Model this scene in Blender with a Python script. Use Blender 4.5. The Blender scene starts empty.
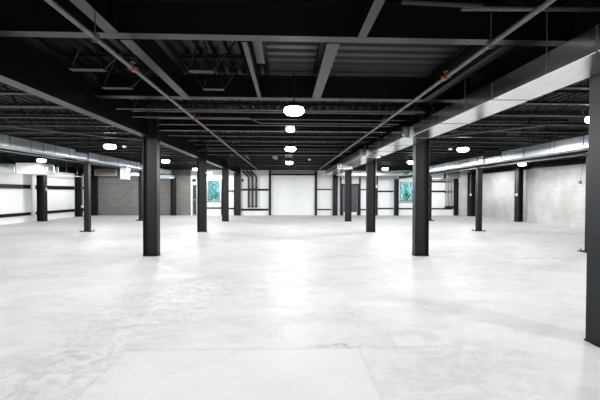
import bpy, bmesh, math, random
from mathutils import Vector, Matrix
random.seed(7)
scene = bpy.context.scene
COL = scene.collection
PI = math.pi

# ------------------------------------------------------------------ materials
def nodes_of(name):
    m = bpy.data.materials.new(name); m.use_nodes = True
    nt = m.node_tree
    return m, nt, nt.nodes['Principled BSDF']

def link(nt, a, b): nt.links.new(a, b)

def mat(name, col, rough=.5, metal=0, spec=.5, var=.0, scale=6, bump=0, bscale=40):
    m, nt, b = nodes_of(name)
    b.inputs['Base Color'].default_value = (*col, 1)
    b.inputs['Roughness'].default_value = rough
    b.inputs['Metallic'].default_value = metal
    b.inputs['Specular IOR Level'].default_value = spec
    tc = nt.nodes.new('ShaderNodeTexCoord')
    if var:
        n = nt.nodes.new('ShaderNodeTexNoise'); n.inputs['Scale'].default_value = scale; n.inputs['Detail'].default_value = 5
        link(nt, tc.outputs['Object'], n.inputs['Vector'])
        r = nt.nodes.new('ShaderNodeValToRGB')
        r.color_ramp.elements[0].position = .3; r.color_ramp.elements[1].position = .7
        r.color_ramp.elements[0].color = (*[c*(1-var) for c in col], 1)
        r.color_ramp.elements[1].color = (*[min(1, c*(1+var)) for c in col], 1)
        link(nt, n.outputs['Fac'], r.inputs['Fac']); link(nt, r.outputs['Color'], b.inputs['Base Color'])
    if bump:
        n = nt.nodes.new('ShaderNodeTexNoise'); n.inputs['Scale'].default_value = bscale
        link(nt, tc.outputs['Object'], n.inputs['Vector'])
        bp = nt.nodes.new('ShaderNodeBump'); bp.inputs['Strength'].default_value = bump; bp.inputs['Distance'].default_value = .01
        link(nt, n.outputs['Fac'], bp.inputs['Height']); link(nt, bp.outputs['Normal'], b.inputs['Normal'])
    return m

def emit(name, col, strength):
    m, nt, b = nodes_of(name)
    b.inputs['Base Color'].default_value = (*col, 1)
    b.inputs['Emission Color'].default_value = (*col, 1)
    b.inputs['Emission Strength'].default_value = strength
    return m

BLACK = mat('black_steel_paint', (.0022, .0027, .0032), .33, 0, .35, .25, 5)
COLM = mat('charcoal_column_paint', (.0066, .0086, .0106), .45, 0, .24, .15, 4)
JOIST = mat('black_joist_paint', (.006, .0064, .007), .38, 0, .35, .3, 5)
GIRT = mat('black_girt_paint', (.006, .0066, .0074), .45, 0, .25, .2, 5)
DECK = mat('black_deck_paint', (.0022, .0026, .003), .5, 0, .2, .3, 3)
DECKG = mat('grey_deck_steel', (.013, .015, .015), .45, .1, .35, .25, 4)
PIPE = mat('grey_pipe_steel', (.10, .098, .094), .33, .4, .5, .25, 8)
PIPEB = mat('black_pipe_paint', (.009, .0095, .010), .4, 0, .4, .2, 8)
PIPEG = mat('grey_pipe_paint', (.30, .31, .32), .4, .3, .5, .1, 8)
COPPER = mat('orange_sprinkler_cap', (.30, .085, .035), .5, .2, .5, .2, 20)
WHITE = mat('white_wall_panel', (.89, .90, .90), .55, 0, .3, .03, .8)
DOORW = mat('white_door_paint', (.90, .91, .915), .45, 0, .4, .02, 2)
WBOX = mat('white_enamel', (.8, .81, .81), .4, 0, .5, .03, 3)
TAN = mat('tan_wood', (.20, .16, .125), .6, 0, .4, .2, 10)
RED = mat('red_enamel', (.45, .04, .04), .4)
DGREY = mat('dark_grey_door_paint', (.035, .04, .048), .45, 0, .5, .1, 3)
FRAMEG = mat('grey_window_frame', (.22, .24, .25), .4, .4, .5, .05, 4)
GRILLE = mat('dark_grille', (.05, .05, .05), .5)
LENS = emit('led_diffuser', (.93, .97, 1.0), 14)
TRUNK = mat('bark', (.10, .08, .06), .9)

def galv(name, base, rough):
    m, nt, b = nodes_of(name)
    tc = nt.nodes.new('ShaderNodeTexCoord')
    v = nt.nodes.new('ShaderNodeTexVoronoi'); v.inputs['Scale'].default_value = 22
    n = nt.nodes.new('ShaderNodeTexNoise'); n.inputs['Scale'].default_value = 2.3; n.inputs['Detail'].default_value = 4
    link(nt, tc.outputs['Object'], v.inputs['Vector']); link(nt, tc.outputs['Object'], n.inputs['Vector'])
    mx = nt.nodes.new('ShaderNodeMix'); mx.data_type = 'RGBA'; mx.inputs['Factor'].default_value = .35
    link(nt, v.outputs['Color'], mx.inputs['A']); link(nt, n.outputs['Fac'], mx.inputs['B'])
    bw = nt.nodes.new('ShaderNodeRGBToBW'); link(nt, mx.outputs['Result'], bw.inputs['Color'])
    r = nt.nodes.new('ShaderNodeValToRGB')
    r.color_ramp.elements[0].position = .25; r.color_ramp.elements[1].position = .75
    r.color_ramp.elements[0].color = (*[c*.86 for c in base], 1); r.color_ramp.elements[1].color = (*base, 1)
    link(nt, bw.outputs['Val'], r.inputs['Fac']); link(nt, r.outputs['Color'], b.inputs['Base Color'])
    b.inputs['Metallic'].default_value = 1; b.inputs['Roughness'].default_value = rough
    bp = nt.nodes.new('ShaderNodeBump'); bp.inputs['Strength'].default_value = .12; bp.inputs['Distance'].default_value = .02
    link(nt, n.outputs['Fac'], bp.inputs['Height']); link(nt, bp.outputs['Normal'], b.inputs['Normal'])
    return m
GALV = galv('galvanised_sheet', (.97, .985, .99), .17)
GALVB = galv('dull_galvanised_sheet', (.62, .68, .72), .4)
GALVS = galv('satin_galvanised_sheet', (.58, .63, .67), .36)

def block(name, c1, c2, mortar, axis, rough=.75, dirt=.15):
    m, nt, b = nodes_of(name)
    tc = nt.nodes.new('ShaderNodeTexCoord')
    sx = nt.nodes.new('ShaderNodeSeparateXYZ'); cx = nt.nodes.new('ShaderNodeCombineXYZ')
    link(nt, tc.outputs['Object'], sx.inputs['Vector'])
    link(nt, sx.outputs['X' if axis == 'X' else 'Y'], cx.inputs['X']); link(nt, sx.outputs['Z'], cx.inputs['Y'])
    br = nt.nodes.new('ShaderNodeTexBrick')
    br.inputs['Scale'].default_value = 1; br.inputs['Brick Width'].default_value = .406; br.inputs['Row Height'].default_value = .203
    br.inputs['Mortar Size'].default_value = .008; br.inputs['Mortar Smooth'].default_value = .3; br.offset = .5
    br.inputs['Color1'].default_value = (*c1, 1); br.inputs['Color2'].default_value = (*c2, 1); br.inputs['Mortar'].default_value = (*mortar, 1)
    link(nt, cx.outputs['Vector'], br.inputs['Vector'])
    n = nt.nodes.new('ShaderNodeTexNoise'); n.inputs['Scale'].default_value = .9; n.inputs['Detail'].default_value = 7; n.inputs['Roughness'].default_value = .65
    link(nt, tc.outputs['Object'], n.inputs['Vector'])
    r = nt.nodes.new('ShaderNodeValToRGB'); r.color_ramp.elements[0].position = .32; r.color_ramp.elements[1].position = .62
    r.color_ramp.elements[0].color = (1-dirt*1.6, 1-dirt*1.6, 1-dirt*1.7, 1); r.color_ramp.elements[1].color = (1, 1, 1, 1)
    link(nt, n.outputs['Fac'], r.inputs['Fac'])
    mx = nt.nodes.new('ShaderNodeMix'); mx.data_type = 'RGBA'; mx.blend_type = 'MULTIPLY'; mx.inputs['Factor'].default_value = 1
    link(nt, br.outputs['Color'], mx.inputs['A']); link(nt, r.outputs['Color'], mx.inputs['B'])
    link(nt, mx.outputs['Result'], b.inputs['Base Color'])
    b.inputs['Roughness'].default_value = rough; b.inputs['Specular IOR Level'].default_value = .25
    bp = nt.nodes.new('ShaderNodeBump'); bp.inputs['Strength'].default_value = .5; bp.inputs['Distance'].default_value = .006; bp.invert = True
    link(nt, br.outputs['Fac'], bp.inputs['Height']); link(nt, bp.outputs['Normal'], b.inputs['Normal'])
    return m
BLOCKG = block('grey_concrete_block', (.205, .196, .184), (.165, .158, .149), (.29, .28, .268), 'X', dirt=.08)
BLOCKW = block('pale_concrete_block', (.66, .66, .635), (.62, .62, .60), (.54, .54, .525), 'Y', dirt=.17)

def floor_mat():
    m, nt, b = nodes_of('polished_concrete')
    N = nt.nodes.new
    tc = N('ShaderNodeTexCoord'); P = tc.outputs['Object']
    sv = N('ShaderNodeMapping'); sv.inputs['Scale'].default_value = (1, 1/1.138, 1); link(nt, P, sv.inputs['Vector'])
    sep = N('ShaderNodeSeparateXYZ'); link(nt, sv.outputs['Vector'], sep.inputs['Vector'])
    def math_(op, a, c=None, clamp=False):
        n = N('ShaderNodeMath'); n.operation = op; n.use_clamp = clamp
        for i, v in enumerate((a, c)):
            if v is None: continue
            if isinstance(v, (int, float)): n.inputs[i].default_value = v
            else: link(nt, v, n.inputs[i])
        return n.outputs[0]
    def noise(scale, detail, rough, sxyz=(1, 1, 1), dist=0):
        mp = N('ShaderNodeMapping'); mp.inputs['Scale'].default_value = sxyz; link(nt, P, mp.inputs['Vector'])
        n = N('ShaderNodeTexNoise'); n.inputs['Scale'].default_value = scale; n.inputs['Detail'].default_value = detail
        n.inputs['Roughness'].default_value = rough; n.inputs['Distortion'].default_value = dist
        link(nt, mp.outputs['Vector'], n.inputs['Vector']); return n.outputs['Fac']
    def ramp(f, p0, p1, v0, v1):
        r = N('ShaderNodeMapRange'); r.clamp = True
        r.inputs['From Min'].default_value = p0; r.inputs['From Max'].default_value = p1
        r.inputs['To Min'].default_value = v0; r.inputs['To Max'].default_value = v1
        link(nt, f, r.inputs['Value']); return r.outputs['Result']
    big = ramp(noise(.55, 5, .6, (1, 1, 1), .6), .34, .62, .92, 1.0)
    mid = ramp(noise(1.7, 8, .68, (.8, 1.2, 1), 1.2), .36, .55, .90, 1.0)
    fine = ramp(noise(9, 6, .7), .3, .55, .95, 1.0)
    val = math_('MULTIPLY', math_('MULTIPLY', big, mid), fine)
    X, Y = sep.outputs['X'], sep.outputs['Y']
    wob = math_('MULTIPLY', math_('SUBTRACT', noise(3, 3, .5), .5), .05)
    def band(v, c, w):   # 1 within w of c
        d = math_('ABSOLUTE', math_('SUBTRACT', math_('ADD', v, wob), c))
        return ramp(d, w*.5, w, 1, 0)
    def ell(cx, cy, rx, ry):
        dx = math_('DIVIDE', math_('SUBTRACT', X, cx), rx); dy = math_('DIVIDE', math_('SUBTRACT', Y, cy), ry)
        d = math_('ADD', math_('MULTIPLY', dx, dx), math_('MULTIPLY', dy, dy))
        return ramp(d, .2, 1.0, 1, 0)
    def darken(v, mask, amt, nz=None):
        if nz is not None: mask = math_('MULTIPLY', mask, nz)
        return math_('MULTIPLY', v, math_('SUBTRACT', 1, math_('MULTIPLY', mask, amt)))
    def mul(*a):
        o = a[0]
        for q in a[1:]: o = math_('MULTIPLY', o, q)
        return o
    gt = lambda v, c: math_('GREATER_THAN', v, c)
    lt = lambda v, c: math_('LESS_THAN', v, c)
    # a paler pour in front of the camera, with saw-cut joints round it
    pour = mul(gt(X, -1.53), lt(X, .70), lt(Y, 3.12))
    val = math_('ADD', math_('MULTIPLY', val, math_('SUBTRACT', 1, math_('MULTIPLY', pour, .5))), math_('MULTIPLY', pour, .5))
    val = darken(val, mul(band(Y, 3.12, .022), lt(X, 1.5), gt(X, -1.6)), .09)
    val = darken(val, mul(band(X, -1.53, .014), lt(Y, 3.12)), .10)
    val = darken(val, mul(band(X, .70, .02), lt(Y, 3.12)), .07)
    patch = math_('ADD', mul(gt(X, 1.10), lt(X, 1.42), gt(Y, 3.14), lt(Y, 3.36)), mul(gt(X, -1.55), lt(X, -1.16), gt(Y, 6.7), lt(Y, 7.25)))
    val = math_('MAXIMUM', val, math_('MULTIPLY', patch, .955))
    spk = ramp(noise(5, 8, .75, (1, 1.4, 1), 1.5), .44, .60, 0, 1)
    for e, a in (((.55, 3.17, .36, .07), .34), ((-1.75, 4.4, 1.1, 1.5), .20), ((-2.0, 2.75, .75, .7), .22), ((1.9, 3.1, .6, .35), .12),
                 ((1.5, 2.6, 1.1, .6), .12), ((5.9, 7.4, .9, .12), .35), ((1.7, 7.75, 1.2, .2), .2), ((-1.0, 5.5, 1.5, .8), .14),
                 ((4.5, 6.5, 2.0, .8), .12), ((-6, 8, 2.5, .6), .16), ((.8, 4.0, .25, .5), .16), ((-2.4, 10.5, 1.2, .5), .2),
                 ((.5, 10.8, 2.0, .25), .16), ((-5, 6, 1.5, .5), .16)):
        val = darken(val, ell(*e), a, spk)
    brown = math_('MULTIPLY', math_('MULTIPLY', math_('ADD', ell(.55, 3.17, .36, .08), math_('MULTIPLY', ell(1.9, 3.12, .6, .3), .35), True), spk), .5)
    c = N('ShaderNodeCombineXYZ')
    link(nt, math_('MULTIPLY', val, .90), c.inputs[0])
    link(nt, math_('MULTIPLY', math_('MULTIPLY', val, .90), math_('SUBTRACT', 1, math_('MULTIPLY', brown, .10))), c.inputs[1])
    link(nt, math_('MULTIPLY', math_('MULTIPLY', val, .885), math_('SUBTRACT', 1, math_('MULTIPLY', brown, .2))), c.inputs[2])
    link(nt, c.outputs['Vector'], b.inputs['Base Color'])
    link(nt, ramp(mid, .90, 1, .62, .5), b.inputs['Roughness'])
    b.inputs['Specular IOR Level'].default_value = .08
    bp = N('ShaderNodeBump'); bp.inputs['Strength'].default_value = .08; bp.inputs['Distance'].default_value = .01
    link(nt, noise(3.5, 5, .6), bp.inputs['Height']); link(nt, bp.outputs['Normal'], b.inputs['Normal'])
    return m
FLOOR = floor_mat()

def leaf_mat():
    m, nt, b = nodes_of('teal_green_leaves')
    oi = nt.nodes.new('ShaderNodeNewGeometry')
    r = nt.nodes.new('ShaderNodeValToRGB')
    r.color_ramp.elements[0].color = (.16, .40, .40, 1); r.color_ramp.elements[1].color = (.52, .78, .76, 1)
    link(nt, oi.outputs['Random Per Island'], r.inputs['Fac']); link(nt, r.outputs['Color'], b.inputs['Base Color'])
    b.inputs['Roughness'].default_value = .5
    return m
LEAF = leaf_mat()
def glass_mat():
    m, nt, b = nodes_of('clear_glass')
    b.inputs['Base Color'].default_value = (.85, .97, .97, 1)
    b.inputs['Roughness'].default_value = 0; b.inputs['Transmission Weight'].default_value = 1; b.inputs['IOR'].default_value = 1.05
    return m
GLASS = glass_mat()

# ------------------------------------------------------------------ mesh helpers
def box(bm, x0, x1, y0, y1, z0, z1, rot=None):
    vs = [bm.verts.new((x, y, z)) for x in (x0, x1) for y in (y0, y1) for z in (z0, z1)]
    for f in ((0, 1, 3, 2), (4, 6, 7, 5), (0, 4, 5, 1), (2, 3, 7, 6), (0, 2, 6, 4), (1, 5, 7, 3)):
        bm.faces.new([vs[i] for i in f])
    if rot is not None: bmesh.ops.transform(bm, matrix=rot, verts=vs)
    return vs

def tube(bm, pts, r, n=8, caps=True):
    """round tube along a polyline"""
    pts = [Vector(p) for p in pts]; rings = []
    for i, p in enumerate(pts):
        d = (pts[min(i+1, len(pts)-1)] - pts[max(i-1, 0)]).normalized()
        a = d.cross(Vector((0, 0, 1)) if abs(d.z) < .9 else Vector((1, 0, 0))).normalized(); c = d.cross(a)
        rr = r[i] if isinstance(r, (list, tuple)) else r
        rings.append([bm.verts.new(p + a*math.cos(2*PI*k/n)*rr + c*math.sin(2*PI*k/n)*rr) for k in range(n)])
    for A, B in zip(rings, rings[1:]):
        for k in range(n): bm.faces.new((A[k], A[(k+1) % n], B[(k+1) % n], B[k]))
    if caps: bm.faces.new(rings[0][::-1]); bm.faces.new(rings[-1])

def lathe(bm, prof, n=24, c=(0, 0, 0)):
    rings = []
    for r, z in prof:
        rings.append([bm.verts.new((c[0]+r*math.cos(2*PI*k/n), c[1]+r*math.sin(2*PI*k/n), c[2]+z)) for k in range(n)])
    for A, B in zip(rings, rings[1:]):
        for k in range(n): bm.faces.new((A[k], A[(k+1) % n], B[(k+1) % n], B[k]))
    bm.faces.new(rings[0][::-1]); bm.faces.new(rings[-1])

def ibeam_z(bm, w, d, z0, z1, t=.02, tw=.014):
    """upright H shaft: flanges face +-X, web across the middle"""
    box(bm, -w/2, -w/2+t, -d/2, d/2, z0, z1); box(bm, w/2-t, w/2, -d/2, d/2, z0, z1)
    box(bm, -w/2+t, w/2-t, -tw/2, tw/2, z0, z1)

def ibeam(bm, axis, a0, a1, w, h, t=.018, tw=.012):
    """lying I beam along X or Y, bottom at z=0"""
    def q(b0, b1, z0, z1):
        if axis == 'X': box(bm, a0, a1, b0, b1, z0, z1)
        else: box(bm, b0, b1, a0, a1, z0, z1)
    q(-w/2, w/2, 0, t); q(-w/2, w/2, h-t, h); q(-tw/2, tw/2, t, h-t)

def build(name, bm, m, parent=None, loc=None, smooth=False, bevel=0):
    bmesh.ops.recalc_face_normals(bm, faces=bm.faces)
    me = bpy.data.meshes.new(name); bm.to_mesh(me); bm.free()
    me.materials.append(m)
    if smooth:
        for p in me.polygons: p.use_smooth = True
        me.set_sharp_from_angle(angle=math.radians(40))
    o = bpy.data.objects.new(name, me); COL.objects.link(o)
    if loc is not None: o.location = loc
    if parent: o.parent = parent
    if bevel:
        md = o.modifiers.new('edge', 'BEVEL'); md.width = bevel; md.segments = 2; md.limit_method = 'ANGLE'
    return o

def tag(o, label, cat, group=None, kind='thing'):
    o['label'] = label; o['category'] = cat
    if kind: o['kind'] = kind
    if group: o['group'] = group
    return o

def thing(name, loc, label, cat, group=None):
    o = bpy.data.objects.new(name, None); o.empty_display_size = .2; COL.objects.link(o); o.location = loc
    return tag(o, label, cat, group)

def B(name, m, parent, *boxes, loc=None, bevel=0):
    bm = bmesh.new()
    for b in boxes: box(bm, *b)
    return build(name, bm, m, parent, loc, bevel=bevel)

def copy_tree(o, loc, label, group=None):
    r = o.copy(); COL.objects.link(r); r.location = loc; r['label'] = label
    if group: r['group'] = group
    for ch in o.children:
        c = ch.copy(); COL.objects.link(c); c.parent = r
        for g in ch.children:
            d = g.copy(); COL.objects.link(d); d.parent = c
    return r

def struct(name, bm, m, label, cat, **k):
    return tag(build(name, bm, m, **k), label, cat, kind='structure')

ORD = ['first', 'second', 'third', 'fourth', 'fifth', 'sixth', 'seventh', 'eighth', 'ninth', 'tenth', 'eleventh', 'twelfth', 'thirteenth',
       'fourteenth', 'fifteenth', 'sixteenth', 'seventeenth', 'eighteenth', 'nineteenth', 'twentieth', 'twenty-first', 'twenty-second',
       'twenty-third', 'twenty-fourth', 'twenty-fifth']

# ------------------------------------------------------------------ the setting
XL, XR, YF, YB = -13.35, 12.95, -8.5, 25.4
K = 1.138   # metres along the hall per sketch unit of the first survey
ZD = 3.52
bm = bmesh.new(); box(bm, XL-.3, XR+.3, YF-.3, YB+.3, -.2, 0)
struct('floor', bm, FLOOR, 'pale grey polished concrete floor slab with stains and saw cuts', 'floor')

bm = bmesh.new()     # fluted roof deck, flutes running away from the camera
x = XL; prof = []
while x < XR:
    prof += [(x, 0), (x+.09, 0), (x+.12, .06), (x+.17, .06)]; x += .2
prof.append((XR, 0))
r0 = [bm.verts.new((px, YF, ZD+pz)) for px, pz in prof]; r1 = [bm.verts.new((px, YB, ZD+pz)) for px, pz in prof]
for i in range(len(prof)-1): bm.faces.new((r0[i], r0[i+1], r1[i+1], r1[i]))
box(bm, XL, XR, YF, YB, ZD+.065, ZD+.08)
struct('ceiling', bm, DECK, 'black corrugated steel deck above the open ceiling framing', 'ceiling')

def wall_y(name, y0, y1, x0, x1, z0, z1, holes, m, label):
    xs = sorted({x0, x1, *[h[0] for h in holes], *[h[1] for h in holes]}); zs = sorted({z0, z1, *[h[2] for h in holes], *[h[3] for h in holes]})
    bm = bmesh.new()
    for a, b in zip(xs, xs[1:]):
        for c, d in zip(zs, zs[1:]):
            mx, mz = (a+b)/2, (c+d)/2
            if any(h[0] < mx < h[1] and h[2] < mz < h[3] for h in holes): continue
            box(bm, a, b, y0, y1, c, d)
    bmesh.ops.remove_doubles(bm, verts=bm.verts, dist=1e-5)
    seen = {}
    for f in list(bm.faces):
        k = tuple(sorted(v.index for v in f.verts))
    return struct(name, bm, m, label, 'wall')
WIN1 = (-5.38, -4.52, .98, 2.40); WIN2 = (7.86, 9.55, .98, 2.30)
GAR = (-1.05, 1.95, 0, 2.93); DR2 = (3.86, 4.95, 0, 2.1); DR3 = (-6.38, -6.1, 0, 2.08)
wall_y('wall_back', YB, YB+.25, -6.5, XR+.3, 0, ZD, [WIN1, WIN2, GAR, DR2, DR3], WHITE, 'white panelled back wall with black steel framing across it')
bm = bmesh.new(); box(bm, XL-.3, -6.5, YB-.05, YB+.25, 0, ZD)
struct('wall_back_left', bm, BLOCKG, 'grey unpainted concrete block stretch of back wall on the left', 'wall')
bm = bmesh.new(); box(bm, XL-.3, XL, YF, YB-.05, 0, ZD)
struct('wall_left', bm, WHITE, 'white panelled side wall on the left', 'wall')
bm = bmesh.new(); box(bm, XR, XR+.3, YF, YB, 0, ZD)
struct('wall_right', bm, BLOCKW, 'pale painted concrete block side wall on the right', 'wall')
bm = bmesh.new(); box(bm, XL-.3, XR+.3, YF-.3, YF, 0, ZD)
struct('wall_front', bm, WHITE, 'white wall behind the viewpoint', 'wall')
for nm, bx, lb in (('trim_right', (XR-.14, XR, YF, YB, 2.82, ZD), 'black steel edge beam along the top of the pale block wall'),
                   ('trim_left', (XL, XL+.14, YF, YB-.05, 2.72, ZD), 'black steel edge beam along the top of the left white wall'),
                   ('trim_back', (XL+.2, XR-.2, YB-.16, YB-.06, 3.12, ZD), 'black steel edge beam along the top of the back wall')):
    bm = bmesh.new(); box(bm, *bx); struct(nm, bm, BLACK, lb, 'trim')

# roll-up garage door
d = tag(B('door_1', DOORW, None, *[(GAR[0]+.02, GAR[1]-.02, YB+.04, YB+.09, .03+i*.545, .03+(i+1)*.545-.006) for i in range(5)]),
        'plain white sectional overhead garage door in the middle of back wall', 'door', kind='structure')
B('door_backing', DOORW, d, (GAR[0]-.02, GAR[1]+.02, YB+.085, YB+.12, 0, 2.95))  # solid backing added behind the panels to block daylight through the gaps
B('door_rail', GIRT, d, (GAR[0]-.15, GAR[0], YB-.12, YB-.01, 0, 3.05))
B('door_rail', GIRT, d, (GAR[1], GAR[1]+.15, YB-.12, YB-.01, 0, 3.05))
B('header', BLACK, d, (GAR[0], GAR[1], YB-.10, YB-.01, 2.75, 2.86))
for i in range(4):
    for sx in (GAR[0]+.10, GAR[1]-.10): B('hinge', WBOX, d, (sx-.04, sx+.04, YB+.02, YB+.04, .55+i*.545, .63+i*.545))
bm = bmesh.new(); tube(bm, [(GAR[0]-.1, YB-.05, 2.97), (GAR[1]+.1, YB-.05, 2.97)], .05, 12); build('torsion_spring_shaft', bm, PIPEG, d, smooth=True)
B('track_bracket', FRAMEG, d, (GAR[0]-.22, GAR[0]+.25, YB-.35, YB-.30, 3.04, 3.09), (GAR[1]-.25, GAR[1]+.22, YB-.35, YB-.30, 3.04, 3.09))
B('pull_handle', WBOX, d, (.43, .53, YB, YB+.03, 2.35, 2.62))
o = thing('door_opener', (.45, YB-.6, 2.98), 'grey door opener motor hung above the white garage door', 'door opener')
B('motor_housing', PIPEG, o, (-.16, .16, -.14, .14, 0, .14), bevel=.02); [B('mounting_strap', PIPEG, o, (sx*.135-.015, sx*.135+.015, -.02, .02, .14, .54)) for sx in (-1, 1)]

def door(name, dr, label, jamb=True, kick=False):
    x0, x1, z0, z1 = dr
    d = tag(B(name, DGREY, None, (x0+.08, x1-.08, YB+.03, YB+.08, .22 if kick else 0, z1-.01)), label, 'door', kind='structure')
    B('door_frame', GIRT, d, (x0-.06, x0+.03, YB-.03, YB+.12, 0, z1+.07), (x1-.03, x1+.06, YB-.03, YB+.12, 0, z1+.07), (x0-.06, x1+.06, YB-.03, YB+.12, z1-.03, z1+.07))
    if jamb: B('timber_jamb', TAN, d, (x0+.0, x0+.09, YB, YB+.1, 0, z1), (x1-.09, x1, YB, YB+.1, 0, z1-.03))
    if kick: B('kick_plate', WBOX, d, (x0+.08, x1-.08, YB+.03, YB+.08, 0, .22))
    bm = bmesh.new(); tube(bm, [(x1-.17, YB+.03, 1.0), (x1-.17, YB-.03, 1.0), (x1-.28, YB-.03, 1.0)], .012); build('door_handle', bm, PIPEG, d)
    return d
d2 = door('door_2', DR2, 'dark grey door with timber jambs right of the garage door', kick=True)
B('wall_notice', WBOX, d2, (4.3, 4.5, YB+.015, YB+.028, 1.72, 1.84))
x0, x1, z0, z1 = DR3
d = tag(B('door_3', FRAMEG, None, (x0, x0+.04, YB, YB+.1, 0, z1), (x1-.04, x1, YB, YB+.1, 0, z1), (x0, x1, YB, YB+.1, z1-.05, z1), (x0, x1, YB, YB+.1, 1.0, 1.1), (x0, x1, YB, YB+.1, 0, .1), (x0-.02, x1+.02, YB+.1, YB+.14, 0, z1+.02)),
        'narrow dark glazed door beside the grey block wall', 'door', kind='structure')
B('dark_pane', DGREY, d, (x0+.04, x1-.04, YB+.03, YB+.06, .1, 1.0), (x0+.04, x1-.04, YB+.03, YB+.06, 1.1, z1-.05))

def window(name, w, label, mull):
    x0, x1, z0, z1 = w; t = .05
    bx = [(x0, x0+t, YB-.02, YB+.14, z0, z1), (x1-t, x1, YB-.02, YB+.14, z0, z1), (x0+t, x1-t, YB-.02, YB+.14, z0, z0+t), (x0+t, x1-t, YB-.02, YB+.14, z1-t, z1)]
    for q in mull: bx.append((q-.02, q+.02, YB+.02, YB+.1, z0+t, z1-t))
    o = tag(B(name, FRAMEG, None, *bx), label, 'window', kind='structure')
    B('pane', GLASS, o, (x0+t, x1-t, YB+.05, YB+.056, z0+t, z1-t))
    B('window_sill', FRAMEG, o, (x0-.06, x1+.06, YB-.10, YB-.02, z0-.09, z0-.02))
window('window_1', WIN1, 'grey framed window with green trees outside, left of back wall', [])
window('window_2', WIN2, 'grey framed window with green trees outside, right of back wall', [8.72])

# black steel girts and posts across the white walls
def girt(x0, x1, z, label, h=.11, y=YB):
    o = B('wall_girt', GIRT, None, (x0, x1, y-.10, y-.005, z-h/2, z-h/2+.02), (x0, x1, y-.025, y-.005, z-h/2+.02, z+h/2-.02), (x0, x1, y-.10, y-.005, z+h/2-.02, z+h/2))
    tag(o, label, 'girt', 'black girts on the white walls')
girt(-3.08, -1.22, 1.75, 'black upper girt crossed by three black pipes left of garage door', .13)
girt(-3.08, -1.22, .39, 'black lower girt below three black pipes left of garage door', .13)
girt(2.12, 3.10, 1.78, 'upper black girt right beside the garage door', .08)
girt(2.12, 3.10, .40, 'lower black girt right beside the garage door', .08)
girt(5.10, 6.15, 1.78, 'upper black girt right of the dark grey door', .08)
girt(5.10, 6.15, .40, 'lower black girt right of the dark grey door', .08)
girt(6.32, 7.40, 1.66, 'upper black girt left of the far right window', .10)
girt(6.32, 7.40, .48, 'lower black girt left of the far right window', .08)
girt(9.75, 11.58, 2.34, 'topmost black girt right of the far right window', .10)
girt(9.75, 11.58, 1.67, 'middle black girt right of the far right window', .11)
girt(7.80, 11.58, .47, 'low black girt below the far right window', .08)
girt(-5.45, -4.45, .50, 'low black girt below the far left window', .09)
girt(-4.30, -3.46, 1.66, 'upper black girt between far left window and steel column', .09)
girt(-4.30, -3.46, .47, 'lower black girt between far left window and steel column', .09)
def girt_y(y0, y1, z, label, h=.15):
    o = B('wall_girt', GIRT, None, (XL+.005, XL+.14, y0, y1, z-h/2, z-h/2+.02), (XL+.005, XL+.03, y0, y1, z-h/2+.02, z+h/2-.02), (XL+.005, XL+.12, y0, y1, z+h/2-.02, z+h/2))
    tag(o, label, 'girt', 'black girts on the white walls')
for a, b, w in ((15.0, 19.8, 'nearest bay of the left white wall'), (20.2, 23.78, 'bay beyond the black column on left white wall')):
    girt_y(a, b, 1.81, 'upper black girt in ' + w, .20); girt_y(a, b, .42, 'lower black girt in ' + w)
girt_y(24.12, 25.0, 1.83, 'short upper black girt in far corner of the left white wall'); girt_y(24.12, 25.0, .42, 'short lower black girt in far corner of the left white wall')
def post(x, z1, w, label, y=YB, m=GIRT):
    tag(B('wall_post', m, None, (x-w/2, x+w/2, y-.12, y-.005, 0, z1)), label, 'post')
post(3.74, 2.62, .09, 'thin black post at left side of the dark grey door')
post(5.06, 2.62, .09, 'thin black post at right side of the dark grey door')
post(6.23, 2.75, .13, 'black post between the dark grey door and far right window')
post(-4.38, 2.45, .09, 'thin black post right of the far left window')
post(-5.92, 3.0, .30, 'white wall pier beside the narrow glazed door', m=WHITE)
tag(B('wall_back_corner', mat('tan_panel', (.70, .68, .64), .6, 0, .3, .1, 2), None, (11.88, 12.7, YB-.04, YB-.004, 0, 2.30)), 'tan wall lining in the far right corner', 'wall', kind='structure')

# ------------------------------------------------------------------ steel columns
def steel_column(x, y, label, w=.335, d=.20, ztop=3.46, plate=.009, m=COLM):
    c = thing('steel_column', (x, y, 0), label, 'column', 'black steel columns')
    bm = bmesh.new(); ibeam_z(bm, w, d, .018, ztop); build('shaft', bm, m, c)
    pw, pd = w/2+plate, d/2+plate
    plt = B('base_plate', m, c, (-pw, pw, -pd, pd, 0, .018))
    if plate > 0:
        pl = plt
        for sx in (-1, 1):
            for sy in (-1, 1):
                bm = bmesh.new(); tube(bm, [(sx*.09, sy*(d/2-.04), .018), (sx*.09, sy*(d/2-.04), .06)], .014, 6); build('anchor_bolt', bm, m, pl)
    return c
ROWS = [3.56, 9.0, 14.52, 19.92, 25.2]
for i, y in enumerate(ROWS):
    if i: steel_column([0, -3.235, -3.28, -3.26, -3.32][i], y, ['', 'nearest black steel column on the left of the centre aisle', 'second black steel column along the left of the centre aisle',
                     'third black steel column along the left of the centre aisle', 'black steel column against back wall left of the pipes'][i], w=.335 if i < 4 else .44)
    steel_column([3.235, 3.26, 3.305, 3.32, 3.33][i], y-(.13 if 0 < i < 4 else 0), ['huge black steel column cut by the right edge of the photo', 'large black steel column right of the centre aisle under the duct',
                     'second black steel column beyond it, with white conduit box', 'third black steel column right of the aisle before the dark grey door',
                     'black steel column against back wall right of the garage door'][i])
steel_column(-12.88, 20.0, 'wide black column standing before the left white wall', .36, .30, 2.98)
steel_column(-13.14, 23.95, 'far black column on the left white wall', .32, .28, 2.98)
steel_column(-12.84, 25.15, 'black corner column where white wall meets grey block wall', .46, .24, 2.98)
steel_column(-7.60, 25.2, 'black column standing against the grey block wall', .30, .24, 2.62)
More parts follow.
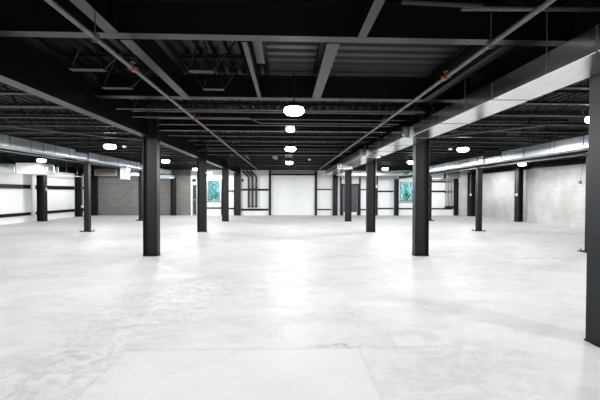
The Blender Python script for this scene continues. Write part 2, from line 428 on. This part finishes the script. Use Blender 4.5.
steel_column(12.58, 19.6, 'black column standing against the pale block wall', .26, .36, 2.98)
steel_column(12.50, 24.6, 'black corner column at far end of the pale block wall', .30, .5, 2.98)
steel_column(11.74, 25.2, 'black column beside the three grey pipes on back wall', .24, .24, 2.98)
steel_column(7.56, 25.2, 'black column at left side of the far right window', .26, .24, 2.50)

def slim_column(x, y, label, ztop):
    c = thing('slim_column', (x, y, 0), label, 'column', 'slim columns under the side beams')
    B('shaft', COLM, c, (-.095, .095, -.095, .095, .022, ztop), bevel=.012)
    plt = B('base_plate', COLM, c, (-.23, .23, -.16, .16, 0, .022))
    for sx in (-1, 1):
        for sy in (-1, 1):
            bm = bmesh.new(); tube(bm, [(sx*.18, sy*.11, .022), (sx*.18, sy*.11, .07)], .014, 6); build('anchor_bolt', bm, COLM, plt)
    B('cap_plate', COLM, c, (-.15, .15, -.15, .15, ztop, ztop+.02))
slim_column(-7.72, 14.65, 'slim black column on wide base plate under the left duct', 2.62)
slim_column(-7.9, 20.4, 'farther slim black column under the left duct, behind steel column', 2.62)
slim_column(7.8, 14.72, 'slim black column on wide base plate under the right duct', 2.50)
slim_column(7.95, 20.3, 'farther slim black column whose base plate shows beside steel column', 2.50)
slim_column(7.9, 9.3, 'slim black column hidden behind the huge right column, base showing', 2.50)

# ------------------------------------------------------------------ girders and beams
def girder(x, y0, y1, z, w, h, label, hanger=True):
    g = thing('girder', (x, y0, z), label, 'girder', 'black girders running away from the camera')
    bm = bmesh.new(); L = y1-y0
    box(bm, -w/2, w/2, 0, L, 0, .02); build('bottom_flange', bm, BLACK, g)
    bm = bmesh.new(); box(bm, -.007, .007, 0, L, .02, h-.02); build('web', bm, BLACK, g)
    bm = bmesh.new(); box(bm, -w/2, w/2, 0, L, h-.02, h); build('top_flange', bm, BLACK, g)
    return g
spans = list(zip([-1.5]+[r+.11 for r in ROWS[:-1]], [r-.11 for r in ROWS]))
SP = ['span passing over the camera', 'first full span from the camera', 'second span from the camera', 'third span from the camera', 'last span reaching back wall']
for i, (a, b) in enumerate(spans):
    girder(-3.28, a, b, 2.81, .20, .66, f'black girder left of the centre aisle, {SP[i]}')
    a, b = (a if i == 0 else a-(.12 if 1 < i < 5 else 0)), (b-(.13 if i < 3 or i == 3 else 0))
    girder(3.28, a+.03, b-.02, 2.92, .20, .55, f'black girder right of the centre aisle behind the duct, {SP[i]}')
for i, (a, b) in enumerate(((3.6, 14.64), (14.66, 20.39), (20.41, 25.3))):
    girder(-7.75, a, b, 2.645, .18, .34, f'black low beam under the left duct, {["nearest","middle","farthest"][i]} length')
for i, (a, b) in enumerate(((3.6, 9.24), (9.26, 14.71), (14.73, 20.29), (20.31, 25.3))):
    girder(7.75, a, b, 2.525, .18, .40, f'black low beam under the right duct, {["nearest","second","third","farthest"][i]} length')

def cross(y, x0, x1, z, w, h, label, cat='beam'):
    g = thing('cross_beam', (0, y, z), label, cat, 'black cross beams')
    bm = bmesh.new(); box(bm, x0, x1, -w/2, w/2, 0, .018); build('bottom_flange', bm, BLACK, g)
    bm = bmesh.new(); box(bm, x0, x1, -.006, .006, .018, h-.018); build('web', bm, BLACK, g)
    bm = bmesh.new(); box(bm, x0, x1, -w/2, w/2, h-.018, h); build('top_flange', bm, BLACK, g)
    return g
cross(3.86, -3.06, 3.06, 3.10, .14, .37, 'nearest black cross beam spanning the whole view overhead')
cross(6.32, -3.16, 3.16, 3.10, .20, .37, 'second black cross beam overhead, just before the nearest light')
for i, y in enumerate(ROWS[1:4]):
    cross(y, -3.05, 3.07, 3.0, .14, .46, f'black cross beam between the {["nearest","second","third"][i]} pair of centre columns')

def stub(x, y0, y1, w, z, h, label):
    y0, y1 = y0*K, y1*K
    g = thing('header_beam', (x, y0, z), label, 'beam', 'short lengthwise beams between cross beams')
    L = y1-y0
    B('bottom_flange', BLACK, g, (-w/2, w/2, 0, L, 0, .016)); B('web', BLACK, g, (-.006, .006, 0, L, .016, h))
stub(-1.68, 3.48, 5.47, .13, 3.10, .34, 'short lengthwise beam left of the sprinkler pipe between cross beams')
stub(-.45, 3.48, 5.47, .055, 3.10, .34, 'narrow lengthwise beam left of centre between cross beams')
stub(.50, 3.48, 5.47, .14, 3.10, .34, 'wide lengthwise beam right of centre between cross beams')
stub(2.40, 3.48, 5.47, .14, 3.10, .34, 'lengthwise beam between right sprinkler pipe and duct')
stub(-1.74, .3, 3.34, .13, 3.10, .34, 'lengthwise beam before the nearest cross beam, left of centre')
stub(.77, .3, 3.34, .09, 3.10, .34, 'lengthwise beam before the nearest cross beam, right of centre')
stub(-.35, 3.48, 4.5, .11, 3.28, .19, 'raised dark lengthwise beam beside the narrow one left of centre')
stub(-.47, 12.9, 14.25, .20, 2.985, .032, 'short grey strip beam overhead near the third light')
stub(-1.62, 12.9, 14.25, .10, 2.985, .032, 'short strip beam overhead beside the left sprinkler pipe')

# grey fluted deck panel showing between the two near cross beams
def deck_panel(x0, x1, y0, y1, z, label):
    y0, y1 = y0*K, y1*K
    bm = bmesh.new(); y = y0; pr = []
    while y < y1-.01:
        pr += [(y, 0), (y+.10, 0), (y+.13, .045), (y+.20, .045), (y+.23, 0)]; y += .24
    pr = [p for p in pr if p[0] <= y1]
    a = [bm.verts.new((x0, p, z+q)) for p, q in pr]; b = [bm.verts.new((x1, p, z+q)) for p, q in pr]
    c = [bm.verts.new((x0, p, z+q+.012)) for p, q in pr]; d = [bm.verts.new((x1, p, z+q+.012)) for p, q in pr]
    for i in range(len(pr)-1):
        bm.faces.new((a[i], a[i+1], b[i+1], b[i])); bm.faces.new((c[i], d[i], d[i+1], c[i+1]))
    tag(build('deck_panel', bm, DECKG), label, 'deck panel')
deck_panel(-.27, .42, 3.48, 5.42, 3.45, 'grey fluted deck panel between the two near lengthwise beams')
deck_panel(.58, 2.32, 3.48, 5.42, 3.45, 'grey fluted deck panel right of the wide lengthwise beam')

# ------------------------------------------------------------------ open web joists
JZ, JT = 3.02, 3.519
def joist(L, y, x0, label, group, n=None, e=.30):
    j = thing('bar_joist', (x0, y, 0), label, 'joist', group)
    n = n or max(6, int(L/.55))
    B('bottom_chord', JOIST, j, (e, L-e, -.045, -.008, JZ, JZ+.012), (e, L-e, .008, .045, JZ, JZ+.012), (e, L-e, -.014, -.008, JZ+.012, JZ+.04), (e, L-e, .008, .014, JZ+.012, JZ+.04))
    B('top_chord', JOIST, j, (0, L, -.05, -.008, JT-.008, JT), (0, L, .008, .05, JT-.008, JT), (0, L, -.014, -.008, JT-.045, JT-.008), (0, L, .008, .014, JT-.045, JT-.008))
    bm = bmesh.new()
    pts = [(.02, 0, JT-.03)]
    for k in range(n+1): pts += [(e+(L-2*e)*k/n, 0, JZ+.02)] + ([(e+(L-2*e)*(k+.5)/n, 0, JT-.02)] if k < n else [])
    pts.append((L-.02, 0, JT-.03))
    for a, b in zip(pts, pts[1:]): tube(bm, [a, b], .0095, 5, False)
    build('web_bars', bm, JOIST, j)
    return j
ys_c = [7.0, 7.66, 8.33] + [ROWS[1]+.92*k for k in range(1, 6)] + [ROWS[2]+.90*k for k in range(1, 6)] + [ROWS[3]+.87*k for k in range(1, 6)]
ys_l = [.92*k for k in range(4, 27)]
def joist_bay(x0, x1, ys, where, group):
    p = None
    for i, y in enumerate(ys):
        lb = f'{ORD[i]} black open-web joist from the camera {where}'
        if p is None: p = joist(x1-x0, y, x0, lb, group)
        else: copy_tree(p, (x0, y, 0), lb)
joist_bay(-3.16, 3.16, ys_c, 'behind the second cross beam over the centre aisle', 'joists over the centre aisle')
joist_bay(-7.62, -3.46, [y+.345 for y in ys_l if y+.345 < 25], 'over the left aisle beside the girder', 'joists over the left aisle')
joist_bay(3.50, 7.62, [y+.60 for y in ys_l if y+.6 < 25], 'over the right aisle outside the big duct', 'joists over the right aisle')
joist_bay(XL+.15, -7.88, [y+.5 for y in ys_l if 9 < y+.5 < 24.7], 'over the far left strip beside the white wall', 'joists over the far left strip')
joist_bay(7.88, XR-.15, [y+.2 for y in ys_l if 8.5 < y+.2 < 24.7], 'over the far right strip beside the block wall', 'joists over the far right strip')
# short joists between the two near cross beams, left of the lengthwise beam
for i, y in enumerate((4.7, 5.5)):
    joist(1.38, y, -3.15, f'short open-web joist beside left girder, {["nearer","farther"][i]} between the near cross beams', 'short joists between the near cross beams', 1, .48)
    joist(1.02, y, -1.58, f'short open-web joist between left lengthwise beams, {["nearer","farther"][i]} to the camera', 'short joists between the near cross beams', 1, .36)

# ------------------------------------------------------------------ ducts
def duct_run(name, label, secs, m, seam=1.5, cat='duct', xref=0):
    """secs: (x0,x1,y0,y1,z0,z1) boxes in sequence along Y; a flange collar at every seam"""
    secs = [(a, b, c*K, e*K, g, h) for a, b, c, e, g, h in secs]
    d = thing(name, (xref, secs[0][2], 0), label, cat); d_y = secs[0][2]
    for (x0, x1, y0, y1, z0, z1) in secs:
        n = max(1, round((y1-y0)/seam))
        for k in range(n):
            a, b = y0+(y1-y0)*k/n, y0+(y1-y0)*(k+1)/n
            B('duct_section', m, d, (x0-xref, x1-xref, a-d_y+.004, b-d_y-.004, z0, z1), bevel=.006)
            B('joint_flange', GRILLE, d, (x0-.004-xref, x1+.004-xref, b-d_y-.006, b-d_y+.006, z0-.003, z1+.004))
    return d
def rods(parent, m, items, name='hanger_rod'):
    for (x, y, z0, z1) in items:
        bm = bmesh.new(); tube(bm, [(x, y, z0), (x, y, z1)], .006, 6); build(name, bm, m, parent)
cd = duct_run('ceiling_duct', 'long shiny galvanised duct running beside the right columns', [
    (2.57, 3.06, -1.5, 6.77, 2.68, 2.90), (2.455, 3.05, 6.80, 10.08, 2.68, 2.93), (2.30, 2.95, 10.11, 14.03, 2.63, 2.89), (2.20, 2.88, 14.06, 18.2, 2.56, 2.80)], GALV, 1.46, xref=2.83)
rods(cd, PIPE, [(-.275, (y+1.5)*K, 2.69, 3.48) for y in (2.2, 3.14, 4.6)] + [(-.385, (y+1.5)*K, 2.69, 3.48) for y in (8.6, 10.0)])
ld = duct_run('ceiling_duct', 'galvanised duct running above the left slim columns', [
    (-7.55, -7.10, 3.6, 11.2, 2.68, 2.96), (-7.55, -7.14, 11.23, 11.95, 2.70, 2.90), (-7.55, -7.10, 11.98, 16.1, 2.68, 2.97), (-7.55, -7.20, 16.13, 20.6, 2.68, 2.92)], GALVS, 1.15, xref=-7.33)
rods(ld, PIPE, [(.24, (y-3.6)*K, 2.7, 3.48) for y in (8.6, 9.75, 10.9, 12.6, 14.0)])
rd = duct_run('ceiling_duct', 'galvanised duct running above the right slim columns', [
    (7.10, 7.50, 3.6, 10.55, 2.60, 2.90), (7.14, 7.50, 10.58, 11.5, 2.60, 2.80), (7.10, 7.50, 11.53, 16.6, 2.60, 2.88), (7.16, 7.50, 16.63, 20.5, 2.62, 2.84)], GALVS, 1.15, xref=7.3)
rods(rd, PIPE, [(-.215, (y-3.6)*K, 2.62, 3.48) for y in (7.2, 8.4, 9.5, 11.9, 13.2)])
# branch ducts near the far end
def branch(x0, x1, y0, y1, z0, z1, label, m=GALVS, grille=None, hung=True):
    y0, y1 = y0*K, y0*K+(y1-y0)
    o = thing('branch_duct', ((x0+x1)/2, (y0+y1)/2, z0), label, 'duct')
    w, l, h = (x1-x0)/2, (y1-y0)/2, z1-z0
    B('duct_body', m, o, (-w, w, -l, l, 0, h), bevel=.008)
    for s in (-1, 1): B('joint_flange', GALVB, o, (-w-.012, w+.012, s*(l-.028)-.012, s*(l-.028)+.012, -.012, h+.012))
    if hung: rods(o, PIPE, [(-w*.6, 0, h, 3.48-z0), (w*.6, 0, h, 3.48-z0)])
    if grille:
        B('grille', GRILLE, o, *[(-w*.85, w*.85, -l-.012, -l-.002, h*(.12+.16*k), h*(.20+.16*k)) for k in range(5)])
    return o
branch(3.0, 7.0, 19.2, 19.6, 2.60, 2.76, 'bright branch duct crossing behind the right columns', GALVS)
branch(-7.52, -7.24, 15.0, 15.35, 2.14, 2.66, 'upright galvanised duct drop beside left steel column before grey block wall', GALVS, hung=False)
branch(-7.06, -6.82, 15.0, 15.35, 2.30, 2.42, 'small bright register box beside the upright duct drop', WBOX)
branch(-8.4, -7.2, 20.75, 21.2, 2.44, 2.63, 'end of left duct above the grey block wall, beside the column')
branch(-12.3, -10.9, 21.3, 21.8, 2.62, 3.02, 'brownish grilled duct box hung before grey block wall', mat('weathered_sheet', (.35, .33, .30), .5, .6, .5, .2, 5), True)
branch(-11.72, -10.72, 14.5, 15.5, 2.33, 2.80, 'white square air handler box hung by the left white wall', WBOX)
branch(-12.95, -11.85, 14.6, 15.3, 2.38, 2.74, 'pale duct left of the white air handler box', GALV)
branch(-10.62, -10.28, 14.75, 15.1, 2.42, 2.66, 'small duct collar right of the white air handler box', GALV)
branch(9.6, 10.3, 21.2, 21.7, 2.52, 2.92, 'grilled duct box above the far right window', mat('grey_sheet', (.22, .22, .22), .5, .4), True)
branch(10.6, 11.5, 21.2, 21.7, 2.55, 3.0, 'dark grilled duct box above the three grey pipes', mat('dark_sheet', (.16, .16, .16), .5, .5), True)

# ------------------------------------------------------------------ sprinkler pipes
def sprinkler_pipe(x, z, y0, y1, label, heads, hangers):
    y0, y1, heads, hangers = y0*K, y1*K, [h*K for h in heads], [(h*K, t) for h, t in hangers]
    p = thing('sprinkler_pipe', (x, y0, z), label, 'pipe', 'sprinkler pipes')
    bm = bmesh.new(); tube(bm, [(0, 0, 0), (0, y1-y0, 0)], .023, 12); build('pipe_run', bm, PIPE, p, smooth=True)
    bm = bmesh.new()
    for y in range(int(y0)+1, int(y1), 5): tube(bm, [(0, y-y0, 0), (0, y-y0+.09, 0)], .03, 12)
    build('coupling', bm, PIPE, p, smooth=True)
    for y in heads:
        bm = bmesh.new(); tube(bm, [(0, y-y0-.035, 0), (0, y-y0+.035, 0)], .035, 10)
        tube(bm, [(-.055, y-y0, 0), (.055, y-y0, 0)], .014, 8); tube(bm, [(0, y-y0, .03), (0, y-y0, .06)], .012, 8)
        h = build('sprinkler_head', bm, COPPER, p); h['label'] = 'orange sprinkler head'
        bm = bmesh.new(); lathe(bm, [(.008, 0), (.03, .004), (.03, .010), (.008, .014)], 10, (0, y-y0, .06)); build('deflector', bm, COPPER, h)
    for y, zt in hangers:
        bm = bmesh.new(); tube(bm, [(0, y-y0, .03), (0, y-y0, zt-z)], .006, 6)
        tube(bm, [(math.cos(a)*.038, y-y0, math.sin(a)*.038) for a in [2*PI*k/12 for k in range(13)]], .007, 5); build('hanger', bm, PIPE, p)
HY = [(3.0, 3.095), (6.15, 3.44), (8.3, 3.44), (10.6, 3.44), (12.7, 3.44), (15.4, 3.44), (17.6, 3.44), (18.4, 3.44)]
sprinkler_pipe(-1.72, 2.895, .2, 19.0, 'grey sprinkler pipe with orange heads left of the ceiling lights', [3.72, 6.15, 8.6, 11.0, 13.4, 15.8], HY)
sprinkler_pipe(1.90, 2.895, .2, 18.6, 'grey sprinkler pipe with orange heads beside the big duct', [3.85, 6.3, 8.7, 11.1, 13.5, 15.9], [(2.99, 3.18)]+HY[1:])

G = 'conduits under the joists'
def run(name, pts, r, m, label, cat, clips=None, group=None):
    pts = [(a, b*K, c) for a, b, c in pts]; clips = [(a, b*K, c) for a, b, c in clips or ()]
    o = thing(name, pts[0], label, cat, group)
    P0 = Vector(pts[0]); bm = bmesh.new(); tube(bm, [Vector(p)-P0 for p in pts], r, 8); build('pipe_run', bm, m, o, smooth=True)
    if clips:
        for c in clips:
            c = Vector(c)-P0; B('clip', m, o, (c.x-.02, c.x+.02, c.y-.02, c.y+.02, c.z-.01, c.z+.06))
    if group == G:
        for p in (Vector(pts[0]).lerp(Vector(pts[1]), .1)-P0, Vector(pts[-2]).lerp(Vector(pts[-1]), .9)-P0):
            bm = bmesh.new(); tube(bm, [p, (p.x, p.y, 3.5-P0.z)], .005, 5); build('hanger_rod', bm, PIPEB, o)
    return o
G = 'conduits under the joists'
run('conduit', [(-1.2, 2.62, 3.09), (-.45, 2.62, 3.09)], .02, PIPE, 'short conduit at the top edge left of centre', 'conduit', [(-.8, 2.62, 3.09)], G)
run('conduit', [(-.12, 2.62, 3.09), (.55, 2.62, 3.09)], .016, PIPE, 'short conduit at the top edge over the centre', 'conduit', [(.2, 2.62, 3.09)], G)
run('strut_channel', [(1.0, 2.84, 3.18), (1.72, 2.84, 3.16)], .022, PIPEB, 'black strut channel at top edge left of right sprinkler pipe', 'strut', None, G)
run('strut_channel', [(1.6, 2.96, 3.20), (2.9, 2.96, 3.22)], .022, PIPE, 'strut channel the right sprinkler pipe hangs from', 'strut', None, G)
run('conduit', [(-3.0, 5.85, 2.985), (2.5, 5.85, 2.985)], .014, PIPE, 'thin conduit just behind the second cross beam', 'conduit', [(-1, 5.85, 2.985), (1, 5.85, 2.985)], G)
run('conduit', [(-3.0, 6.45, 2.985), (-.75, 6.45, 2.985), (-.55, 6.9, 2.985), (2.4, 6.9, 2.985)], .013, PIPE, 'conduit with a bend left of the nearest light', 'conduit', None, G)
run('conduit', [(-3.05, 8.5, 2.985), (2.4, 8.5, 2.985)], .013, PIPE, 'conduit behind the beam of the nearest column pair', 'conduit', None, G)
run('conduit', [(-3.05, 11.4, 2.985), (2.25, 11.4, 2.985)], .013, PIPE, 'conduit crossing between second and third ceiling lights', 'conduit', None, G)
run('conduit', [(-7.0, 5.8, 3.0), (-3.45, 5.8, 3.0)], .016, PIPE, 'conduit crossing the left aisle near the camera', 'conduit', None, G)
run('conduit', [(-7.0, 6.9, 2.99), (-5.0, 8.6, 2.99), (-4.0, 9.4, 2.99)], .02, PIPE, 'slanting conduit over the left aisle', 'conduit', None, G)
run('conduit', [(3.6, 8.6, 2.99), (5.6, 6.9, 2.99)], .02, PIPE, 'slanting conduit over the right aisle near the edge light', 'conduit', None, G)

# three black pipes left of the garage door
for k, x in enumerate((-2.56, -2.30, -2.04)):
    o = thing('wall_pipe', (x, YB-.2, .58), f'{["left","middle","right"][k]} one of three black pipes bending down the white back wall', 'pipe', 'three black pipes by the garage door')
    bm = bmesh.new(); tube(bm, [(0, 0, .04), (0, 0, 2.0), (-.03, 0, 2.07), (-.42, -.0, 2.44)], .06, 12); build('pipe_run', bm, PIPEB, o, smooth=True)
    bm = bmesh.new(); tube(bm, [(0, .12, .04), (0, -.06, .04)], .085, 12); build('end_flange', bm, PIPEB, o, smooth=True)
    B('wall_clamp', PIPEG, o, (-.08, .08, .0, .19, 1.25, 1.30), (-.08, .08, .0, .19, .95, .99))
for k, x in enumerate((11.08, 11.27, 11.46)):
    o = thing('wall_pipe', (x, YB-.2, .55), f'{["left","middle","right"][k]} one of three grey pipes in the far right corner', 'pipe', 'three grey pipes in the far right corner')
    bm = bmesh.new(); tube(bm, [(0, 0, .04), (0, 0, 1.85)], .05, 12); build('pipe_run', bm, PIPEG, o, smooth=True)
    bm = bmesh.new(); tube(bm, [(0, .12, .04), (0, -.06, .04)], .09, 12); build('end_flange', bm, PIPEB, o, smooth=True)
    B('wall_clamp', PIPEB, o, (-.07, .07, .0, .19, 1.0, 1.05))

# ------------------------------------------------------------------ small fittings
def boxed_conduit(x, y, zb, z1, label, hw=.05):
    o = thing('conduit_box', (x, y, zb), label, 'electrical box')
    B('box', WBOX, o, (-hw, hw, -.03, .03, 0, .13), bevel=.006)
    bm = bmesh.new(); tube(bm, [(0, 0, .13), (0, 0, z1-zb)], .012, 8); build('conduit', bm, PIPEG, o, smooth=True)
boxed_conduit(3.54, 14.50, 1.72, 2.98, 'white conduit and box on the second right-hand centre column')
boxed_conduit(-12.64, 19.98, 1.62, 1.95, 'small white box on side of wide black column at left wall')
boxed_conduit(-12.92, 23.9, .58, 2.5, 'white conduit down beside far black column at left wall')
boxed_conduit(12.36, 19.45, 1.40, 2.75, 'white conduit and box beside black column on pale block wall')
boxed_conduit(12.30, 24.3, 1.38, 2.8, 'white conduit and box beside black corner column at right')
o = thing('fire_alarm', (XR-.04, 15.85, 1.96), 'red fire alarm box with conduit on the pale block wall', 'fire alarm')
B('box', RED, o, (-.04, .035, -.06, .06, 0, .12), bevel=.008)
bm = bmesh.new(); tube(bm, [(0, 0, .12), (0, 0, .88)], .012, 8); build('conduit', bm, WBOX, o)
B('pull_lever', WBOX, o, (-.05, -.04, -.04, .04, .05, .08))
o = thing('alarm_bell', (-2.98, YB-.02, 2.38), 'round black alarm bell on white wall beside three black pipes', 'alarm bell')
bm = bmesh.new(); lathe(bm, [(.05, 0), (.085, .02), (.08, .05), (.03, .07)], 20)
bmesh.ops.rotate(bm, matrix=Matrix.Rotation(PI/2, 3, 'X'), verts=bm.verts); build('gong', bm, PIPEB, o, smooth=True)
B('back_box', PIPEB, o, (-.05, .05, -.005, .015, -.05, .05))
o = thing('emergency_light', (-6.26, YB-.05, 2.35), 'small black emergency light above the narrow glazed door', 'emergency light')
B('housing', PIPEB, o, (-.10, .10, -.04, .045, -.06, .06), bevel=.01)
bm = bmesh.new()
for s in (-1, 1): lathe(bm, [(.03, 0), (.045, .03), (.04, .06)], 12, (s*.06, 0, .06))
build('lamp_head', bm, PIPEB, o)
for (x, y, z, lb) in ((-4.85, 11.3, 2.86, 'small white smoke detector beside the left aisle light'), (.98, 15.9, 2.93, 'small white smoke detector right of the third ceiling light'),
                      (5.15, 11.5, 2.88, 'small white smoke detector left of the right aisle light')):
    o = thing('smoke_detector', (x, y, z), lb, 'smoke detector', 'smoke detectors')
    bm = bmesh.new(); lathe(bm, [(.03, 0), (.055, .012), (.06, .04), (.06, .055)], 20); build('body', bm, WBOX, o, smooth=True)
    bm = bmesh.new(); tube(bm, [(0, 0, .055), (0, 0, 3.5-z)], .008, 6); build('stem', bm, PIPEB, o)
# wall-hung conduit frame by the far left wall
o = run('conduit', [(-12.6, 18.1, 2.50), (-12.6, 21.0, 2.50)], .02, WBOX, 'white conduit run along the left wall past the wide column', 'conduit')
rods(o, WBOX, [(0, .4, 0, .98), (0, 1.1, 0, .98), (0, 2.2, 0, .98)])

# ------------------------------------------------------------------ lights
def lamp(power):
    # wide even throw of a refractor high-bay: brighter to the side than straight down, nothing upward
    L = bpy.data.lights.new('lamp', 'POINT'); L.energy = power; L.shadow_soft_size = .12; L.color = (.975, .985, 1.0); L.use_nodes = True
    nt = L.node_tree; em = nt.nodes['Emission']
    tc = nt.nodes.new('ShaderNodeTexCoord'); sp = nt.nodes.new('ShaderNodeSeparateXYZ'); nt.links.new(tc.outputs['Normal'], sp.inputs['Vector'])
    ng = nt.nodes.new('ShaderNodeMath'); ng.operation = 'ABSOLUTE'
    r = nt.nodes.new('ShaderNodeFloatCurve'); c = r.mapping.curves[0]
    nt.links.new(sp.outputs['Z'], ng.inputs[0])
    nt.links.new(ng.outputs[0], r.inputs['Value'])
    pts = [(0, .45), (.1, .75), (.25, .98), (.45, .90), (.6, .60), (.8, .35), (1, .25)]
    while len(c.points) < len(pts): c.points.new(.5, .5)
    for p, q in zip(c.points, pts): p.location = q
    r.mapping.update()
    lt = nt.nodes.new('ShaderNodeMath'); lt.operation = SIGN; lt.inputs[1].default_value = 0; nt.links.new(sp.outputs['Z'], lt.inputs[0])
    mu = nt.nodes.new('ShaderNodeMath'); mu.operation = 'MULTIPLY'; nt.links.new(lt.outputs[0], mu.inputs[0]); nt.links.new(r.outputs[0], mu.inputs[1])
    nt.links.new(mu.outputs[0], em.inputs['Strength'])
    l = bpy.data.objects.new('lamp', L); COL.objects.link(l); return l
SIGN = 'LESS_THAN'
def high_bay(x, y, label, power, z=2.765, r=.166):
    o = thing('ceiling_light', (x, y, z), label, 'light', 'round ceiling lights')
    k = r/.185
    bm = bmesh.new(); lathe(bm, [(.08*k, 0), (.14*k, .012), (.175*k, .04), (.185*k, .075), (.175*k, .10), (.16*k, .115)], 32); build('diffuser', bm, LENS, o, smooth=True)
    bm = bmesh.new(); lathe(bm, [(.17*k, .115), (.175*k, .13), (.11*k, .15), (.10*k, .20), (.03*k, .21)], 32); build('housing', bm, PIPEB, o, smooth=True)
    bm = bmesh.new(); tube(bm, [(0, 0, .20), (0, 0, (3.445 if y == 6.0 else 3.5)-z)], .012, 8); build('stem', bm, PIPEB, o)
    l = lamp(power*(1.55 if y > 14 else 1.0)); l.location = (0, 0, -.05); l.parent = o
    return o
PW = 245
C3 = 'in the middle row'
for y, lb in ((6.0, 'nearest round ceiling light in the middle row'), (11.14, 'second full-size round ceiling light in the middle row'), (16.1, 'third full-size round ceiling light in the middle row, before the garage door')):
    high_bay(.12, y, lb, PW)
high_bay(.09, 8.79, 'small slim round light between first and second middle-row lights', 35, 2.955, .10)
for y, lb in ((10.84, 'nearest round ceiling light over the left aisle'), (15.72, 'second round ceiling light over the left aisle, beside steel column'), (20.84, 'third round ceiling light over the left aisle'), (24.5, 'farthest round ceiling light over the left aisle, above the window')):
    high_bay(-5.06, y, lb, PW if y < 23 else PW*.5)
for y, lb in ((6.4, 'round ceiling light at the right edge beside the huge column'), (10.96, 'round ceiling light over the right aisle near the right duct'), (15.57, 'round ceiling light over the right aisle left of the big column'), (19.70, 'far round ceiling light between the right-hand centre columns')):
    high_bay(5.5 if y < 8 else 5.3, y, lb, PW)
high_bay(-10.1, 15.68, 'round ceiling light by the white air handler box', PW*.33)
high_bay(10.6, 16.3, 'round ceiling light before the pale block wall', PW*.42)
# the same lamps carry on outside the frame, all but the far outer pair
def bare_lamp(x, y, power):
    l = lamp(power); l.location = (x, y, 2.80)
for y in (.9, -4.2): bare_lamp(.12, y, PW)
for y in (5.7, .6, -4.5): bare_lamp(-5.0, y, PW)
for y in (1.2, -3.9): bare_lamp(5.35, y, PW)
for x in (-10.6, 10.6):
    for y in (21.7, 11.4, 6.2, 1.0): bare_lamp(x, y, PW*(1.0 if y > 14 else .6))  # far outer pair is in view without fixtures, added to brighten the far end

# ------------------------------------------------------------------ outside
bm = bmesh.new(); box(bm, -40, 40, YB+.5, YB+45, -.5, -.3)
tag(build('ground', bm, mat('outdoor_grass', (.10, .2, .12), .9, 0, .3, .3, 2)), 'grassy ground outside the back windows', 'ground', kind='structure')
def tree(x, y, h, r, label, seed):
    rnd = random.Random(seed)
    t = thing('tree', (x, y, -.3), label, 'tree', 'trees outside the windows')
    bm = bmesh.new(); tube(bm, [(0, 0, 0), (.05, 0, h*.35), (.0, .05, h*.7)], [.16, .12, .06], 8); 
    for k in range(6):
        a = rnd.uniform(0, 2*PI); tube(bm, [(0, 0, h*.3), (math.cos(a)*r*.6, math.sin(a)*r*.6, h*(.4+.3*rnd.random()))], [.06, .025], 6)
    build('trunk', bm, TRUNK, t)
    bm = bmesh.new()
    cl = [(rnd.uniform(-r, r)*.8, rnd.uniform(-r, r)*.8, h*rnd.uniform(.12, .95), rnd.uniform(.35, .75)) for _ in range(44)]
    for (cx, cy, cz, cr) in cl:
        for _ in range(70):
            v = Vector((rnd.gauss(0, 1), rnd.gauss(0, 1), rnd.gauss(0, 1))).normalized()*cr*rnd.uniform(.5, 1)
            c = Vector((cx, cy, cz))+v; s = rnd.uniform(.09, .17)
            u = Vector((rnd.gauss(0, 1), rnd.gauss(0, 1), rnd.gauss(0, 1))).normalized(); w = u.orthogonal().normalized(); n = u.cross(w)*.06*s*10
            bm.faces.new([bm.verts.new(p) for p in (c-u*s, c+w*s*.5+n*.3, c+u*s, c-w*s*.5+n*.3)])
    build('foliage', bm, LEAF, t)
tree(-6.1, 29.5, 4.2, 1.5, 'leafy green tree outside the far left window', 3)
tree(-4.6, 33.5, 5.5, 2.0, 'taller leafy tree behind, outside the far left window', 4)
tree(9.6, 29.6, 4.2, 1.6, 'leafy green tree outside the far right window', 5)
tree(11.6, 34.0, 5.5, 2.2, 'taller leafy tree behind, outside the far right window', 6)

w = bpy.data.worlds.new('daylight'); scene.world = w; w.use_nodes = True
bg = w.node_tree.nodes['Background']; bg.inputs['Color'].default_value = (.72, .93, 1.0, 1); bg.inputs['Strength'].default_value = 2.6

# ------------------------------------------------------------------ camera
cam = bpy.data.cameras.new('camera'); co = bpy.data.objects.new('camera', cam); COL.objects.link(co)
F = 370.0
cam.sensor_width = 36; cam.lens = 36*F/600; cam.clip_end = 200
yaw = math.atan(13.6/F); pit = -math.atan(6.5/math.hypot(F, 13.6))
ROLL = .0025
fw = Vector((math.sin(yaw)*math.cos(pit), math.cos(yaw)*math.cos(pit), math.sin(pit)))
rt = Vector((math.cos(yaw), -math.sin(yaw), 0)); up = rt.cross(fw)
rt, up = rt*math.cos(ROLL)+up*math.sin(ROLL), up*math.cos(ROLL)-rt*math.sin(ROLL)
M = Matrix((rt, up, -fw)).transposed().to_4x4(); M.translation = (0, 0, 1.5)
co.matrix_world = M
scene.camera = co

vs = scene.view_settings
vs.view_transform = 'Standard'; vs.look = 'None'; vs.gamma = 1; vs.exposure = 0.40; vs.use_curve_mapping = False
